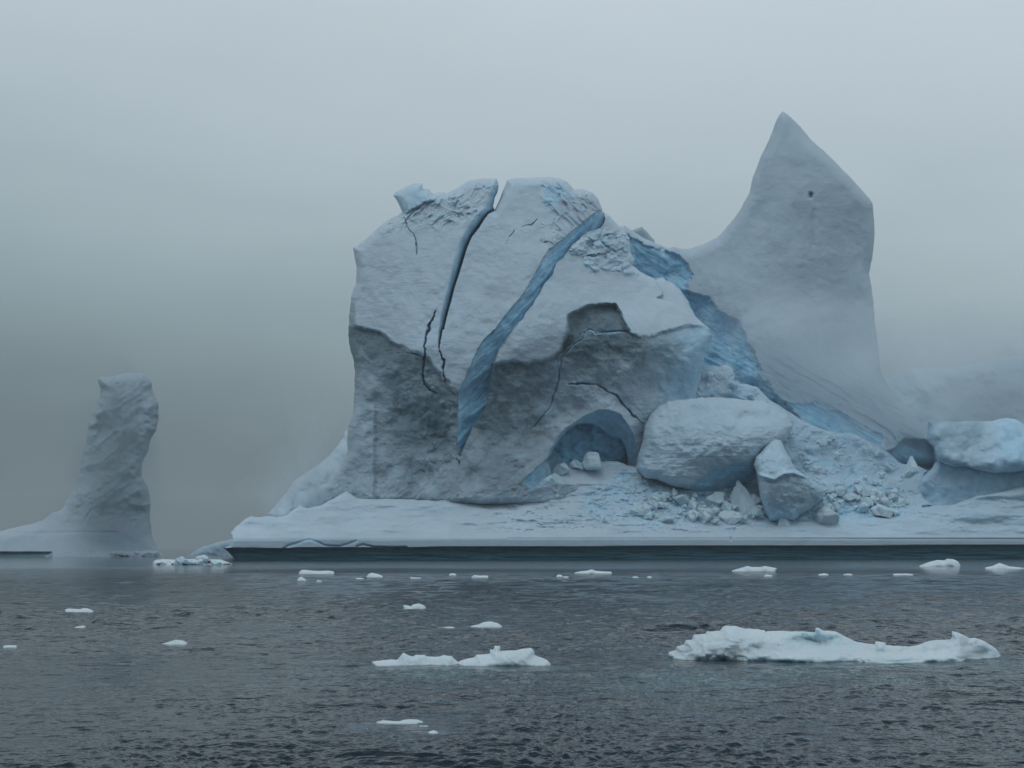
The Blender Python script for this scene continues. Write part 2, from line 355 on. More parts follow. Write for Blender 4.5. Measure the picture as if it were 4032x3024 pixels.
crumb_poly = R5((480,260),(620,205),(700,240),(800,295),(890,325),(960,420),(985,480),(900,520),(740,640),(560,780),(470,740),(600,600),(480,600),(560,500),(500,420))
blocky_poly = R5((720,780),(960,620),(1160,640),(1205,800),(1240,880),(1200,940),(1290,975),(1150,990),(950,950),(900,980),(800,860))
rough_poly = R4((860,680),(1190,800),(1190,1400),(1000,1600),(750,1600),(820,1200))
top_poly = R3((300,830),(560,625),(700,570),(960,400),(1240,300),(1550,245),(1440,480),(1300,640),(1000,700),(700,700))
store = {}
def face_depth(P, d):
    x, y = P[:, 0], P[:, 1]
    Y = face_y(P)
    di, ds = region(P, DIRTY, 10, 7, 31); po, _ = region(P, POCKET, 6, 5, 41); sh, _ = region(P, SHOULDER, 8, 5, 47)
    Y = Y+1.3*di*np.exp(-np.clip(ds, 0, 400)/120.)+po*2.0+sh*.6
    soft = 1-.55*(1-di)
    Y = Y+lump(P, .9, .22, .05, 3)*soft
    rr, _ = region(P, rough_poly, 25, 15, 51); Y = Y+rr*(.5*(ridged(x/40., y/50., 2, 61)-.3))
    cr, _ = region(P, crumb_poly, 12, 10, 55); u = x*.75-y*.66; v = x*.66+y*.75
    Y = Y-cr*1.0*(ridged(u/30., v/80.+.4*fbm(u/40., v/40., 2, 70), 3, 71)-.2)
    bk, _ = region(P, blocky_poly, 10, 10, 57); wx_, wy_ = x+26*fbm(x/45., y/45., 3, 58), y+20*fbm(x/45.+9, y/45., 3, 59); d1, d2, ci = worley(wx_/95., wy_/55., 8); Y = Y-bk*(1.6*ci*sstep(0, .3, d2-d1)+.7*fbm(x/28., y/20., 3, 60))
    tp, _ = region(P, top_poly, 20, 12, 59); Y = Y-tp*.9*(ridged(u/40.+.3, v/22., 4, 73)-.2)
    foot = sstep(1850, 1960, y)*di; Y = Y-foot*.35*ridged(u/50., v/26., 2, 75)
    left = sstep(-10, 10, R4((412, 0))[0][0]-x+6*fbm(y/40., x*0, 3, 77))*sstep(1560, 1640, y); Y = Y-left*1.6
    hn, _ = region(P, HORN, 6, 3, 79); Y = Y-hn*1.6
    fn, _ = region(P, FIN, 3, 2, 81); Y = Y-fn*1.0+fn*(1300-y)*.025
    mc, tc_ = strip(P, CL, CR); Y = np.where(mc, Y+4.2*tc_**1.8+8*tc_**8, Y)
    wob = 5*fbm(x/35., y/35., 3, 83); mv, tv = strip(P+wob[:, None]*.5, VL, VR)
    Y = np.where(mv, Y+.9+3.4*tv**1.2+.5*fbm((x+y)/20., (x-y)/90., 3, 85), Y)
    ck = 0
    for i, (pl, w, a) in enumerate(CRACKS): q = crack(P, pl, w*.85, a, i*7); Y = Y+q; ck = np.maximum(ck, q/2.2)
    ca, cs = region(P, CAVE, 2.5, 3, 87); ci_, cis = region(P, CAVE_IN, 3, 4, 89)
    Y = Y+ca*(2.0+np.clip(cs, 0, 60)/60.*5)*(1-ci_)+ci_*ca*(10+2*fbm(x/50., y/50., 3, 91))
    Y = Y-1.3*(1-ca)*np.exp(-(cs/22.)**2)*.5                       # the arch stands a little proud round the mouth
    if len(P) > 100:
        G = np.clip(dirt_shade_amt(P)+.25*fbm(x/60., y/60., 4, 93), 0, 1)*di
        fl, _ = region(P, [(1340,1180),(1400,1190),(1398,1290),(1400,1480),(1360,1480)], 5, 4, 95); G = np.maximum(G, np.maximum(fl*.5, sh*.95))  # shoulder's shade laid in as grey instead of a deeper recess
        B = np.where(mv, np.clip(.82+.2*tv-.1+.35*fbm((x*.82+y*.57)/14., (x*.57-y*.82)/110., 3, 86), 0, 1), 0); B = np.maximum(B, np.where(mc, sstep(.02, .55, tc_)*.85, 0)); B = np.maximum(B, ca*(.7+.3*ci_))  # blue deepens across the crevice to paint the shade on its wall
        br = sstep(2480, 2800, x)*di*.5; B = np.maximum(B, br); B = np.maximum(B, bk*(.05+.15*ci)); B = np.maximum(B, hn*.3); B = np.maximum(B, np.clip(ck, 0, .8))  # last term colours the cracks blue inside to darken them
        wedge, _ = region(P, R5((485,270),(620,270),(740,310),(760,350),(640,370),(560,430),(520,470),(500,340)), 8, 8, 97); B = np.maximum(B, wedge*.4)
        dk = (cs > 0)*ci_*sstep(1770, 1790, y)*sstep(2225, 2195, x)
        G = G*(1-np.maximum(B, fn)); G = np.maximum(G, dk*.5)  # dk: shade painted grey into the cave's deep left corner
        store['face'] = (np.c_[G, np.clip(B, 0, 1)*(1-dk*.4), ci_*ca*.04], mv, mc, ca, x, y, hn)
    return Y
r = relief(face_ol, 2.6, face_depth, 16, 34, 5.0, 2.2, 5, free=1990)
A, mv, mc, ca, x, y, hn = store['face']
c_line = np.array(CR+R4((1040,470),(1070,530),(1075,715),(1190,830))); c_x = np.interp(y, c_line[:, 1], c_line[:, 0])
v_line = np.array([((a[0]+b[0])/2, (a[1]+b[1])/2) for a, b in zip(VL[:6]+VL[-6:], VR[:6]+VR[-6:])]); v_line = v_line[np.argsort(v_line[:, 1])]
v_x = np.interp(y, v_line[:, 1], v_line[:, 0])
lab = np.where(x < c_x, 0, np.where(x < v_x, 1, 2)); lab = np.where(y > 1560, np.where(x < 1802, 0, 2), lab)
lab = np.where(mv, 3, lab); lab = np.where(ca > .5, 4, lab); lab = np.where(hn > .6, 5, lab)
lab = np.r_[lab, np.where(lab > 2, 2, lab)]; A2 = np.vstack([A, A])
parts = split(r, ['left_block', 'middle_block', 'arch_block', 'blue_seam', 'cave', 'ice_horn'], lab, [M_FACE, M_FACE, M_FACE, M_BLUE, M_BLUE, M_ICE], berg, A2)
for k, v in (('blue_seam', 'deep blue seam of clear ice running down the face'), ('cave', 'dark blue cave under an arch of grey ice'), ('ice_horn', 'small blue horn of ice on the skyline')):
    if k in parts: parts[k]['label'] = v
# ---- spire, saddle and the blue ravine below it
spire_ol = (R7((-160,760),(-60,735),(0,778),(60,815),(120,838),(200,870),(230,860),(270,872),(320,876),(400,850),(490,805),(560,730),(620,650),(680,540),(700,450),(750,320),
    (800,220),(830,140),(855,80),(877,58),(910,80),(985,150),(1040,220),(1130,300),(1220,390),(1300,470),(1380,560),(1410,600),(1420,700),(1424,800),(1410,930),(1390,1020),
    (1402,1080),(1415,1180),(1430,1350),(1450,1500)) + S1((700,350),(760,450),(830,560),(960,700),(1100,830),(1200,950),(1200,1250),(200,1250)) + R8((1200,1000),(500,900),(300,700)) + [(2430,1300),(2400,1000)])
BLUESL = (R5((1000,600),(1160,650),(1230,700),(1330,745),(1450,790),(1600,850),(1680,920),(1705,1040),(1640,1110)) + R7((340,1130),(430,1180),(520,1260),(620,1320),(640,1370),(700,1490),(760,1600)) +
    R8((1220,350),(1330,500),(1480,640),(1600,760),(1500,900),(500,900)) + [(2350,1300),(2300,900)])
BLUE2 = S1((-300,560),(0,600),(130,590),(250,640),(400,690),(480,740),(600,820),(700,860),(690,960),(560,890),(430,850),(200,840),(0,720),(-200,700))
CAVE2 = S1((750,985),(820,960),(860,910),(900,880),(980,880),(1070,895),(1125,960),(1140,1060),(1115,1160),(900,1180),(780,1080))
spire_y = rbf([(2480,900,312),(2600,960,316),(2750,980,322),(2900,850,322),(3080,460,331),(3100,700,322),(3300,750,323),(3420,850,328),(3200,1000,318),(3400,1100,325),
    (2950,1100,315),(3150,1300,314),(3400,1400,320),(2800,1150,316),(2900,1350,312),(3050,1500,308),(3300,1600,305),(3550,1700,303),(2700,1300,318),(2850,1500,311),(3200,1750,301),(3650,1800,302)])
def spire_depth(P, d):
    x, y = P[:, 0], P[:, 1]; Y = spire_y(P)
    bl, s = region(P, BLUESL, 8, 10, 101); b2, s2 = region(P, BLUE2, 8, 12, 103); c2, _ = region(P, CAVE2, 3, 3, 105)
    Y = Y+bl*(1.6+np.clip(s, 0, 90)/90*3)
    u = x*.86+y*.5; v = -x*.5+y*.86
    low = sstep(1350, 1650, y)*sstep(3700, 3500, x)
    Y = Y-low*.8*(ridged(u/300.+.5*fbm(u/120., v/60., 2, 106), v/34., 3, 107)-.2)+b2*.9
    Y = Y+lump(P, .7, .15, .03, 109)*(.5+bl)+.35*bl*fbm(u/90., v/18., 4, 111)
    Y = Y+.12*fbm(x/40., y/200., 2, 117)*(1-bl)
    Y = Y+1.8*groove(P, np.array([(3193,765),(3192,773)]), 8)+.35*groove(P, np.array([(3205,830),(3200,900),(3203,960)]), 10)
    Y = Y-1.4*np.exp(-((x-np.interp(y, [480,560,700,850], [3060,3035,2985,2950]))/10)**2)*sstep(520, 560, y)*sstep(850, 700, y)*.6
    Y = Y+c2*3.5
    if len(P) > 100:
        B = np.maximum(bl, b2); B = np.maximum(B, c2); G = (1-B)*.24*sstep(1500, 1200, y)*(1+.3*fbm(x/70., y/70., 3, 113))  # ravine blue: clean ice, and also the shade of a slope turned away
        store['spire'] = (np.c_[G, B*(.85+.2*fbm(x/40., y/30., 3, 115)), c2*.05], bl, c2)
    return Y
r = relief(spire_ol, 3.4, spire_depth, 26, 45, 7.0, 1.2, 9, free=1840)
A, bl, c2 = store['spire']; lab = np.where(bl > .5, 1, 0); lab = np.where(c2 > .5, 2, lab); lab = np.r_[lab, lab*0]
pp = split(r, ['spire', 'blue_ravine', 'side_cave'], lab, [M_ICE, M_BLUE, M_BLUE], berg, np.vstack([A, A]))
pp['spire']['label'] = 'tall smooth grey spire rising to a point behind the cracked face'
# ---- small fin on the saddle's far side, misty flank on the left, far ridge on the right
def simple(name, ol, cell, Y0, back, rnd, rnd_m, seed, mat, parent, att, amp=(1.2,.45,.16), tilt=0.0, free=None, extra=None, smooth=False, jag=2.0):
    ol = np.asarray(ol, float); yb = ol[:, 1].max()
    def dep(P, d):
        Y = (np.interp(P[:, 0], Y0[0], Y0[1]) if isinstance(Y0, tuple) else Y0)+tilt*(yb-P[:, 1])+lump(P, *amp, seed)
        return Y+(extra(P) if extra else 0)
    r = relief(ol, cell, dep, back, rnd, rnd_m, jag, seed, free)
    A = att(r['P']) if callable(att) else np.tile(np.array(att, float), (len(r['P']), 1))
    if parent is None:
        o0 = r['V'].mean(0); o0[2] = max(0, r['V'][:, 2].min()); return mesh_obj(name, r['V'], r['Q'], mat, None, A, smooth, o0)
    return mesh_obj(name, r['V'], r['Q'], mat, parent, A, smooth)
simple('back_fin', R5((1225,635),(1260,622),(1300,610),(1335,640),(1400,715),(1420,780),(1250,760),(1180,640)), 4, 335, 5, 14, 2, 121, M_ICE, berg, (.5,0,0), (.2,.1,.05))
simple('misty_flank', R2((1110,420),(1050,520),(985,640),(910,730),(830,800),(730,860),(650,920),(600,1000),(540,1070),(470,1150),(560,1260),(900,1260),(1250,1150),(1250,500)), 4, 279, 10, 60, 9, 123, M_ICE, berg,
       lambda P: np.c_[np.clip(.12+.25*fbm(P[:,0]/40., P[:,1]/40., 3, 5), 0, 1), .12+P[:,0]*0, P[:,0]*0], (2.2,.5,.05), 0.06)
simple('flank_foot', R2((640,1140),(700,1085),(740,1040),(800,975),(860,940),(960,900),(1040,880),(1070,990),(1040,1000),(950,1060),(860,1110),(800,1170),(700,1200)), 3.4, 266, 6, 24, 4, 125, M_ICE, berg,
       lambda P: np.c_[np.clip(.15+.25*fbm(P[:,0]/25., P[:,1]/25., 3, 6), 0, 1), .1+P[:,0]*0, P[:,0]*0], (1.4,.5,.1), 0.05)
simple('far_ridge', [(3300,1640),(3400,1560),(3480,1500),(3600,1450),(3720,1450),(3850,1430),(4000,1400),(4300,1360),(4600,1400),(4620,2080),(3300,2080)], 7, 352, 25, 60, 12, 127, M_ICE, berg, (0,.35,0), (4,.7,.1), 0.05)
# ---- boulder and smooth wall at the right edge
simple('smooth_ice_wall', S1((1110,1130),(1150,1075),(1200,1060)) + [(3760,1800),(3900,1800),(4200,1840),(4600,1850),(4620,2120),(3480,2120),(3500,2040),(3560,1960),(3620,1890)], 4, 293, 12, 30, 3, 129, M_ICE, berg,
       lambda P: np.c_[P[:,0]*0, .35+.15*sstep(3700, 4032, P[:,0])+.1*fbm(P[:,0]/80., P[:,1]/80., 2, 7), P[:,0]*0], (.8,.15,.05), -.01)
rb = S1((1075,890),(1088,735),(1200,745),(1330,748),(1450,742),(1600,742),(1660,728),(1720,720),(1800,725),(1866,770),(2000,860),(2200,900),(2350,1000),(2250,1120),(1866,1150),(1650,1168),(1520,1152),(1440,1124),(1370,1112),(1290,1116),(1220,1094),(1150,1050),(1130,960))
simple('overhanging_boulder', rb, 3.4, 283.5, 9, 48, 4, 131, M_ICE, berg,
       lambda P: np.c_[np.clip(.15+.9*fbm(P[:,0]/70., P[:,1]/45., 4, 8), 0, .7)*sstep(3950, 3800, P[:,0]), .2+.35*sstep(3850, 4000, P[:,0]), P[:,0]*0], (1.0,.18,.03), .04)
# ---- the snowy shelf with its wave-cut foot
shelf_ol = (R2((245,1560),(240,1500),(205,1450),(150,1398),(190,1380),(208,1330),(195,1285),(240,1240),(300,1190),(345,1165),(400,1172),(470,1165),(540,1172),(600,1160),(640,1130),(700,1090),(760,1110),(860,1085),
    (950,1035),(1040,985),(1080,1010),(1120,1035),(1240,1045),(1400,1035),(1500,1040),(1600,1045),(1700,1020),(1820,1012)) + R6((207,1350),(330,1300),(400,1290),(420,1260),(480,1200),(560,1150),(600,1105),(640,1090),(700,1090),
    (830,1125),(900,1095),(1000,1068),(1100,1070),(1180,1100),(1250,1112)) + R8((240,1000),(480,650),(640,440),(760,292),(860,290),(890,300),(920,280),(960,282),(1000,310),(1030,370),(1020,432),(1110,440),(1210,465),(1300,560),(1420,640),(1600,750),(1720,800)) +
    S1((330,845),(440,835),(550,880),(600,912),(690,950),(760,1000),(830,1060),(870,1090),(1010,1112),(1085,1148),(1045,1215),(1020,1290),(1045,1370),(1130,1430)) +
    S3((1330,545),(1440,530),(1560,530),(1650,505),(1800,450),(1950,425),(2100,390),(2212,355)) + [(4200,1865),(4600,1870),(4620,2245),(960,2245)])
RUB = (S2((930,260),(1130,210),(1300,330),(1600,440),(1900,380),(2300,480)) + [(3200,2000),(3250,1960),(3560,1990),(3600,2010),(3500,2040),(3100,2052)] + S2((1900,680),(1500,690),(1100,690),(900,640),(700,620),(600,500)))
MOUND = R8((700,300),(1040,290),(1250,440),(1720,780)) + S1((330,845),(440,835),(600,912),(760,1000),(880,1110),(1140,1150),(1100,1400),(900,1450),(400,1490),(150,1500),(220,1300),(0,1180)) + R8((1500,1000),(1400,850),(1250,700),(1000,540),(700,560))
rows = [1400, 1600, 1750, 1850, 1950, 2000, 2050, 2095, 2112, 2120, 2148, 2152, 2200, 2300]
gval = [31, 27, 23, 20, 14.5, 10.5, 6.2, 2.2, .6, 0, -.35, 1.1, 1.3, 1.3]
def shelf_g(P):
    x, y = P[:, 0], P[:, 1]
    bt = np.interp(x, [900, 1150, 1250, 1360, 1500, 1800, 4032], [10, 9, 6, 6, 8, 4, -3])     # the lip sits lower at the left
    return np.interp(y-bt, rows, gval)
def shelf_depth(P, d):
    x, y = P[:, 0], P[:, 1]; Y = waterline(x)+shelf_g(P)
    land = sstep(2115, 2085, y)
    Y = Y-(Y-waterline(x))*.55*sstep(3520, 3850, x)*land
    mo, _ = region(P, MOUND, 12, 14, 151); Y = Y+land*(1-.85*mo)*(1.3*fbm(x/190., y/45., 3, 141)+.22*fbm(x/40., y/14., 3, 143)+.05*fbm(x/9., y/5., 2, 145))
    pit = sstep(.1, .5, fbm(x/38., y/9., 3, 147)); Y = Y+land*pit*.4*sstep(1900, 2020, x)*sstep(3000, 2700, x)*sstep(1900, 1960, y)
    ru, _ = region(P, RUB, 16, 18, 149); qx, qy = x+12*fbm(x/30., y/22., 3, 24), y+9*fbm(x/30.+5, y/22., 3, 25); d1, d2, c = worley(qx/44., qy/26., 21); e1, e2, c_ = worley(qx/19., qy/12., 22)
    chunk = 2.0*(c-.4)*sstep(0, .4, d2-d1)+.7*(c_-.4)*sstep(0, .3, e2-e1)+.6*fbm(x/24., y/12., 3, 26)
    d1, d2, m = worley(qx/40., qy/30., 31); f1, f2, m_ = worley(qx/18., qy/14., 32)
    chunk2 = 1.2*(m-.4)*sstep(0, .5, d2-d1)+.5*(m_-.4)*sstep(0, .35, f2-f1)+1.2*fbm(x/75., y/50., 2, 33)
    Y = Y-ru*chunk*.62-mo*chunk2*.6
    lipp = np.array(S4((1240,425),(1270,400),(1340,380),(1400,358),(1450,350),(1510,368),(1560,395),(1610,402),(1680,405),(1750,385),(1815,358)))
    Y = Y+.55*groove(P, lipp, 4)+.6*groove(P, np.array(S4((1820,405),(1870,390),(1950,410),(2100,415),(2212,412))), 4)
    Y = Y+.5*groove(P, np.array([(2000,2119),(2500,2119),(3000,2119),(3500,2121),(4600,2122)]), 3)+.5*groove(P, np.array(S2((1940,830),(1960,770),(1985,720),(2050,690))), 5)
    under = sstep(2152, 2160, y); Y = Y+under*.25*fbm(x/120., y/10., 3, 153)
    if len(P) > 100:
        band = sstep(2149, 2154, y-np.interp(x, [900, 1150, 1250, 1360, 1500, 1800, 4032], [10, 9, 6, 6, 8, 4, -3])+2.5*fbm(x/30., y/30., 3, 155)*sstep(2000, 1700, x))
        lip = sstep(2116, 2122, y)*(1-band)
        B = np.maximum(ru*(.15+.25*sstep(.6, .1, c)+.15*sstep(.4, .1, c_)), mo*(.04+.22*sstep(.6, .1, m)+.2*fbm(x/40., y/18., 3, 27)))+.15*land*sstep(2600, 3400, x)  # low chunks painted bluer, standing for shade in the recesses
        B = np.maximum(B, groove(P, lipp, 9)*.3*(1-band)); G = lip*.28+.12*np.clip(fbm(x/90., y/30., 3, 157), 0, 1)*(1-band)
        store['shelf'] = (np.c_[G*(1-band), np.clip(B, 0, 1)*(1-band), band], band)
    return Y
r = relief(shelf_ol, 3.4, shelf_depth, 22, 14, 2.0, 1.6, 11, free=1150)
A, band = store['shelf']; lab = np.r_[(band > .5).astype(int), np.zeros(r['n'], int)]
pp = split(r, ['snow_shelf', 'wave_cut_foot'], lab, [M_ICE, M_WASH], berg, np.vstack([A, A]))
pp['wave_cut_foot']['label'] = 'dark teal wave-washed foot of the shelf at the waterline'
def shelf_Y(px, py):
    P = np.array([[px, py]], float); Y = waterline(P[:, 0])+shelf_g(P)
    return float(Y[0])
# ================================================================ ice lying on the shelf
B1 = R8((225,1130),(235,1020),(270,900),(290,780),(330,690),(400,620),(480,575),(600,568),(750,550),(900,548),(1100,568),(1250,580),(1370,622),(1460,690),(1500,780),(1450,880),(1360,960),(1250,1000),(1210,1060),(1200,1200),(1050,1290),
     (850,1345),(740,1332),(640,1300),(500,1272),(400,1222),(290,1205))
UNDER1 = R8((640,1300),(740,1230),(850,1140),(960,1110),(1080,1085),(1200,1075),(1260,1200),(1060,1350),(760,1360))
b1y = rbf([(2530,1800,278),(2600,1600,281),(2850,1560,284),(3050,1600,285),(2700,1650,276),(2900,1700,275),(2700,1800,273.5),(2900,1820,275),(2650,1900,276),(2850,1880,279),(2950,1900,281),(3000,1800,277),(3060,1720,278),(3130,1660,284),(3180,1700,285.5)])
def b1_extra(P):
    x, y = P[:, 0], P[:, 1]; u, _ = region(P, UNDER1, 9, 5, 161)
    return b1y(P)-280+u*1.6+.22*(ridged(x/90.+.6*fbm(x/60., y/40., 2, 162), y/20., 3, 163)-.3)*sstep(1640, 1760, y)-1.1*np.exp(-((x-2740)/38)**2-((y-1610)/25)**2)*-1.6+1.2*np.exp(-((x-2960)/70)**2-((y-1640)/22)**2)
o = simple('ice_boulder', B1, 3.2, 280, 12, 40, 4.5, 165, M_ICE, None, lambda P: (lambda u: np.c_[.05*(1-u)+.22*np.exp(-((P[:,0]-2740)/45)**2-((P[:,1]-1620)/28)**2), .12+.75*u, u*0])(region(P, UNDER1, 9, 5, 161)[0]), (.8,.25,.05), extra=b1_extra)  # grey spot paints the shade in the upper hollow
tag(o, 'largest rounded snow boulder, house-sized, resting right of the blue cave', 'ice boulder')
B2 = R8((1255,960),(1300,900),(1350,868),(1400,900),(1440,990),(1480,1060),(1515,1130),(1600,1188),(1700,1255),(1758,1312),(1730,1380),(1640,1460),(1560,1510),(1500,1560),(1310,1560),(1260,1460),(1235,1380),(1222,1290),(1212,1190),(1178,1100),(1190,1040))
b2y = rbf([(2980,1780,274),(3050,1730,277),(3000,1860,271),(3040,1900,270),(3150,1900,272),(3240,1930,274),(3100,2000,273),(3020,2020,273),(3180,1990,275),(2990,1930,272)])
o = simple('split_ice_boulder', B2, 3.2, 272, 8, 30, 4, 171, M_ICE, None, lambda P: np.c_[(.22*sstep(1850, 1900, P[:,1])*sstep(3000, 3060, P[:,0])), .2+.3*sstep(1950, 2040, P[:,1]), P[:,0]*0], (.5,.25,.08),
           extra=lambda P: b2y(P)-272-1.6*groove(P, np.array(R8((1215,1180),(1290,1200),(1350,1215),(1420,1170),(1500,1160),(1620,1200))), 8))
tag(o, 'leaning split ice boulder with smooth grey flank, in front of the largest boulder', 'ice boulder')
def chunk_mesh(name, seed, spiky=0.0):
    rnd = np.random.RandomState(seed)
    import bmesh
    bm = bmesh.new(); bmesh.ops.create_icosphere(bm, subdivisions=4, radius=1.0)
    V = np.array([v.co[:] for v in bm.verts]); dirs = rnd.normal(size=(11, 3)); dirs /= np.linalg.norm(dirs, axis=1)[:, None]; off = rnd.uniform(.42, .8, 11)
    for dv, of in zip(dirs, off):
        s = V@dv; k = s > of; V[k] -= dv*((s[k]-of)[:, None])
    V *= 1+.13*fbm(V[:, 0]*2.5+seed, V[:, 1]*2.5+V[:, 2]*2.1, 4, seed)[:, None]
    if spiky: V[:, :2] *= (1-spiky*np.clip((V[:, 2]+.6)/1.6, 0, 1))[:, None]
    for v, c in zip(bm.verts, V): v.co = c
    me = bpy.data.meshes.new(name); bm.to_mesh(me); bm.free(); me.materials.append(M_CHUNK)
    a = me.color_attributes.new('ice', 'FLOAT_COLOR', 'POINT'); rr = rnd.uniform(0, .5)
    a.data.foreach_set('color', np.tile([rnd.uniform(0, .15), rr, 0, 1], len(me.vertices)).astype(np.float32)); return me
CH = [chunk_mesh('ice_chunk', 300+i) for i in range(8)]; SP = [chunk_mesh('ice_spike', 340+i, .8) for i in range(3)]
def put_chunk(px, py, w, h, label, group=None, cat='ice chunk', name='ice_chunk', me=None, Y=None, rot=None, deep=.8, sink=.45):
    """px, py: the foot of the piece; w, h: its size in photo pixels"""
    me = me or random.choice(CH); o = bpy.data.objects.new(name, me); COL.objects.link(o)
    Y = Y or shelf_Y(px, py); s = Y/F; o.scale = (w*s/2*1.2, w*s/2*deep*1.2, h*s/2*(1+sink))
    o.location = ((px-CX)*s, Y-w*s*.1, CAMH+(HZ-py)*s+h*s/2*(1-sink)); o.rotation_euler = (0, 0, random.uniform(0, 6.3)) if rot is None else rot
    return tag(o, label, cat, group)
put_chunk(R8((1070,0))[0][0], R8((0,1440))[0][1], 130, 108, 'pointed white ice tooth standing in the rubble under the large boulder', cat='ice spike', name='ice_spike', me=SP[0], sink=.85, rot=(0,-.14,0))
put_chunk(R8((1410,0))[0][0], R8((0,1555))[0][1], 84, 82, 'small cream tinted peak of ice at the foot of the split boulder', cat='ice spike', name='ice_spike', me=SP[1], sink=.85, rot=(0,0,1))
put_chunk(S1((945,0))[0][0], S1((0,1130))[0][1], 62, 62, 'narrow white ice tooth at the mouth of the small side cave', cat='ice spike', name='ice_spike', me=SP[2], sink=.85, Y=288, rot=(0,.15,2))
put_chunk(R6((915,0))[0][0], R6((0,1110))[0][1], 84, 56, 'pale rounded block sitting alone in the mouth of the cave', Y=281)
put_chunk(R6((760,0))[0][0], R6((0,1120))[0][1], 70, 38, 'low bluish block lying left of the pale block in the cave mouth', Y=281.5)
put_chunk(R6((640,0))[0][0], R6((0,1150))[0][1], 70, 38, 'squat snow-covered block at the dark left corner of the cave', Y=280)
put_chunk(R6((510,0))[0][0], R6((0,1155))[0][1], 46, 42, 'small dark blue block wedged in the slit left of the cave', Y=279)
put_chunk(R6((530,0))[0][0], R6((0,1300))[0][1], 125, 72, 'large oval slab tilted on the snow below the left corner of the cave', Y=276.5, rot=(0,-.25,0))
zones = [  # (n, polygon, size range, label, group)
    (95, S2((1080,560),(1300,420),(1600,450),(1900,400),(2250,560),(2250,680),(1700,690),(1150,640)), (10, 62), 'one of the ice chunks heaped below the large boulder on the shelf', 'ice chunks heaped below the large boulder'),
    (26, S2((100,560),(600,400),(1050,430),(1100,660),(500,700),(150,680)), (7, 18), 'one of the scattered snow lumps on the open slope below the cave', 'snow lumps strewn below the cave'),
    (85, S1((60,1260),(250,1290),(500,1300),(900,1280),(1050,1430),(500,1480),(150,1510)), (10, 56), 'one of the pale blue chunks piled right of the split boulder', 'ice chunks right of the split boulder'),
    (66, S1((0,880),(200,860),(560,900),(860,1110),(1080,1160),(900,1260),(400,1280),(60,1230)), (10, 30), 'one of the broken chunks on the mound leading up to the side cave', 'ice chunks on the mound by the side cave'),
    (12, R8((720,310),(1020,420),(1300,600),(1420,680),(1100,540),(760,480)), (16, 40), 'one of the snow blocks heaped above and behind the large boulder', 'snow blocks behind the large boulder')]
for n, poly, (s0, s1), lb, gp in zones:
    poly = np.array(poly); lo, hi = poly.min(0), poly.max(0); k = 0
    while k < n:
        p = np.array([[random.uniform(lo[0], hi[0]), random.uniform(lo[1], hi[1])]])
        if not inside(p, poly)[0]: continue
        k += 1; w = s0+(s1-s0)*random.random()**2.2
        put_chunk(p[0, 0], p[0, 1], w, w*random.uniform(.5, .85), lb, gp, Y=shelf_Y(*p[0])-1.0)
# named bigger ones in the rubble
for px, py, w, h, lb in ((2545,2035,66,34,'grey-white lopsided block leftmost in the rubble row'), (2615,2052,74,26,'flat-topped snow block low at the left end of the rubble'),
    (2775,2052,66,48,'squarish block with a shaded blue side in the middle of the rubble row'), (2870,2052,90,44,'broad wedge of snow ice at the front edge of the rubble'),
    (2820,1990,80,62,'stack-like double block close under the large boulder'), (3165,2050,50,18,'low loose block on the snow just right of the cream peak'),
    (3240,2048,120,56,'long bluish slab lying right of the split boulder'), (3460,2028,100,52,'smooth blue-white block at the far right of the rubble'), (3530,2030,42,30,'small cream block alone on the snow at the right end of the rubble')):
    put_chunk(px, py, w, h, lb)
# ================================================================ the far bergs
pil = empty('iceberg', (-50, 324, 0), 'lone misty column of ice on a low snow base, far left', 'iceberg')
pil_ol = R1((-520,1560),(-500,1400),(-300,1345),(-150,1330),(0,1315),(100,1292),(200,1265),(290,1235),(345,1187),(400,1180),(430,1120),(500,1020),(522,930),(530,850),(558,740),(580,600),(612,520),(650,430),(655,380),(635,322),(662,300),
    (730,303),(790,285),(850,275),(930,285),(980,320),(1000,400),(1035,470),(1040,560),(1025,640),(985,710),(965,790),(930,870),(920,950),(962,1010),(985,1100),(980,1200),(990,1330),(1020,1390),(1040,1440),(1050,1560))
pil_y = rbf([(-300,2100,326),(0,2110,328),(200,2100,328),(230,2030,336),(390,2060,327),(590,2150,330),(600,2050,338),(350,1950,334),(500,1950,333),(430,1800,336),(360,1800,340),(560,1800,340),(420,1600,340),(380,1520,342),(600,1600,345),(500,1480,346),(0,2180,324),(500,2180,324),(-300,2180,324)])
def pil_depth(P, d):
    x, y = P[:, 0], P[:, 1]; col = sstep(2090, 2020, y)
    Y = pil_y(P)+lump(P, 2.0, .5, .08, 201)*(.2+.8*col)-col*1.1*(ridged((x*.8-y*.6)/130., (x*.6+y*.8)/60., 2, 203)-.3)
    Y = Y+.4*groove(P, np.array(R1((0,1330),(300,1325),(500,1320),(760,1322))), 6)
    foot = sstep(2172, 2178, y)*(x < 205); Y = Y+foot*1.5
    if len(P) > 100:
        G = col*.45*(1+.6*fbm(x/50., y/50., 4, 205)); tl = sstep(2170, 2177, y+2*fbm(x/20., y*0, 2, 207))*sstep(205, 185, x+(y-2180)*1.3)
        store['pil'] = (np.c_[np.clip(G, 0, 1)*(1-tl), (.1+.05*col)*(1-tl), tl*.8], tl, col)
    return Y
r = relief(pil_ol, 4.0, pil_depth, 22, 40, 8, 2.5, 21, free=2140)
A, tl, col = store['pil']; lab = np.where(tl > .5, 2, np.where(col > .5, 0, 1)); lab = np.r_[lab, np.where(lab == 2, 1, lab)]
pp = split(r, ['ice_column', 'snow_base', 'wave_cut_foot'], lab, [M_FAR, M_FAR, M_WASH], pil, np.vstack([A, A]))
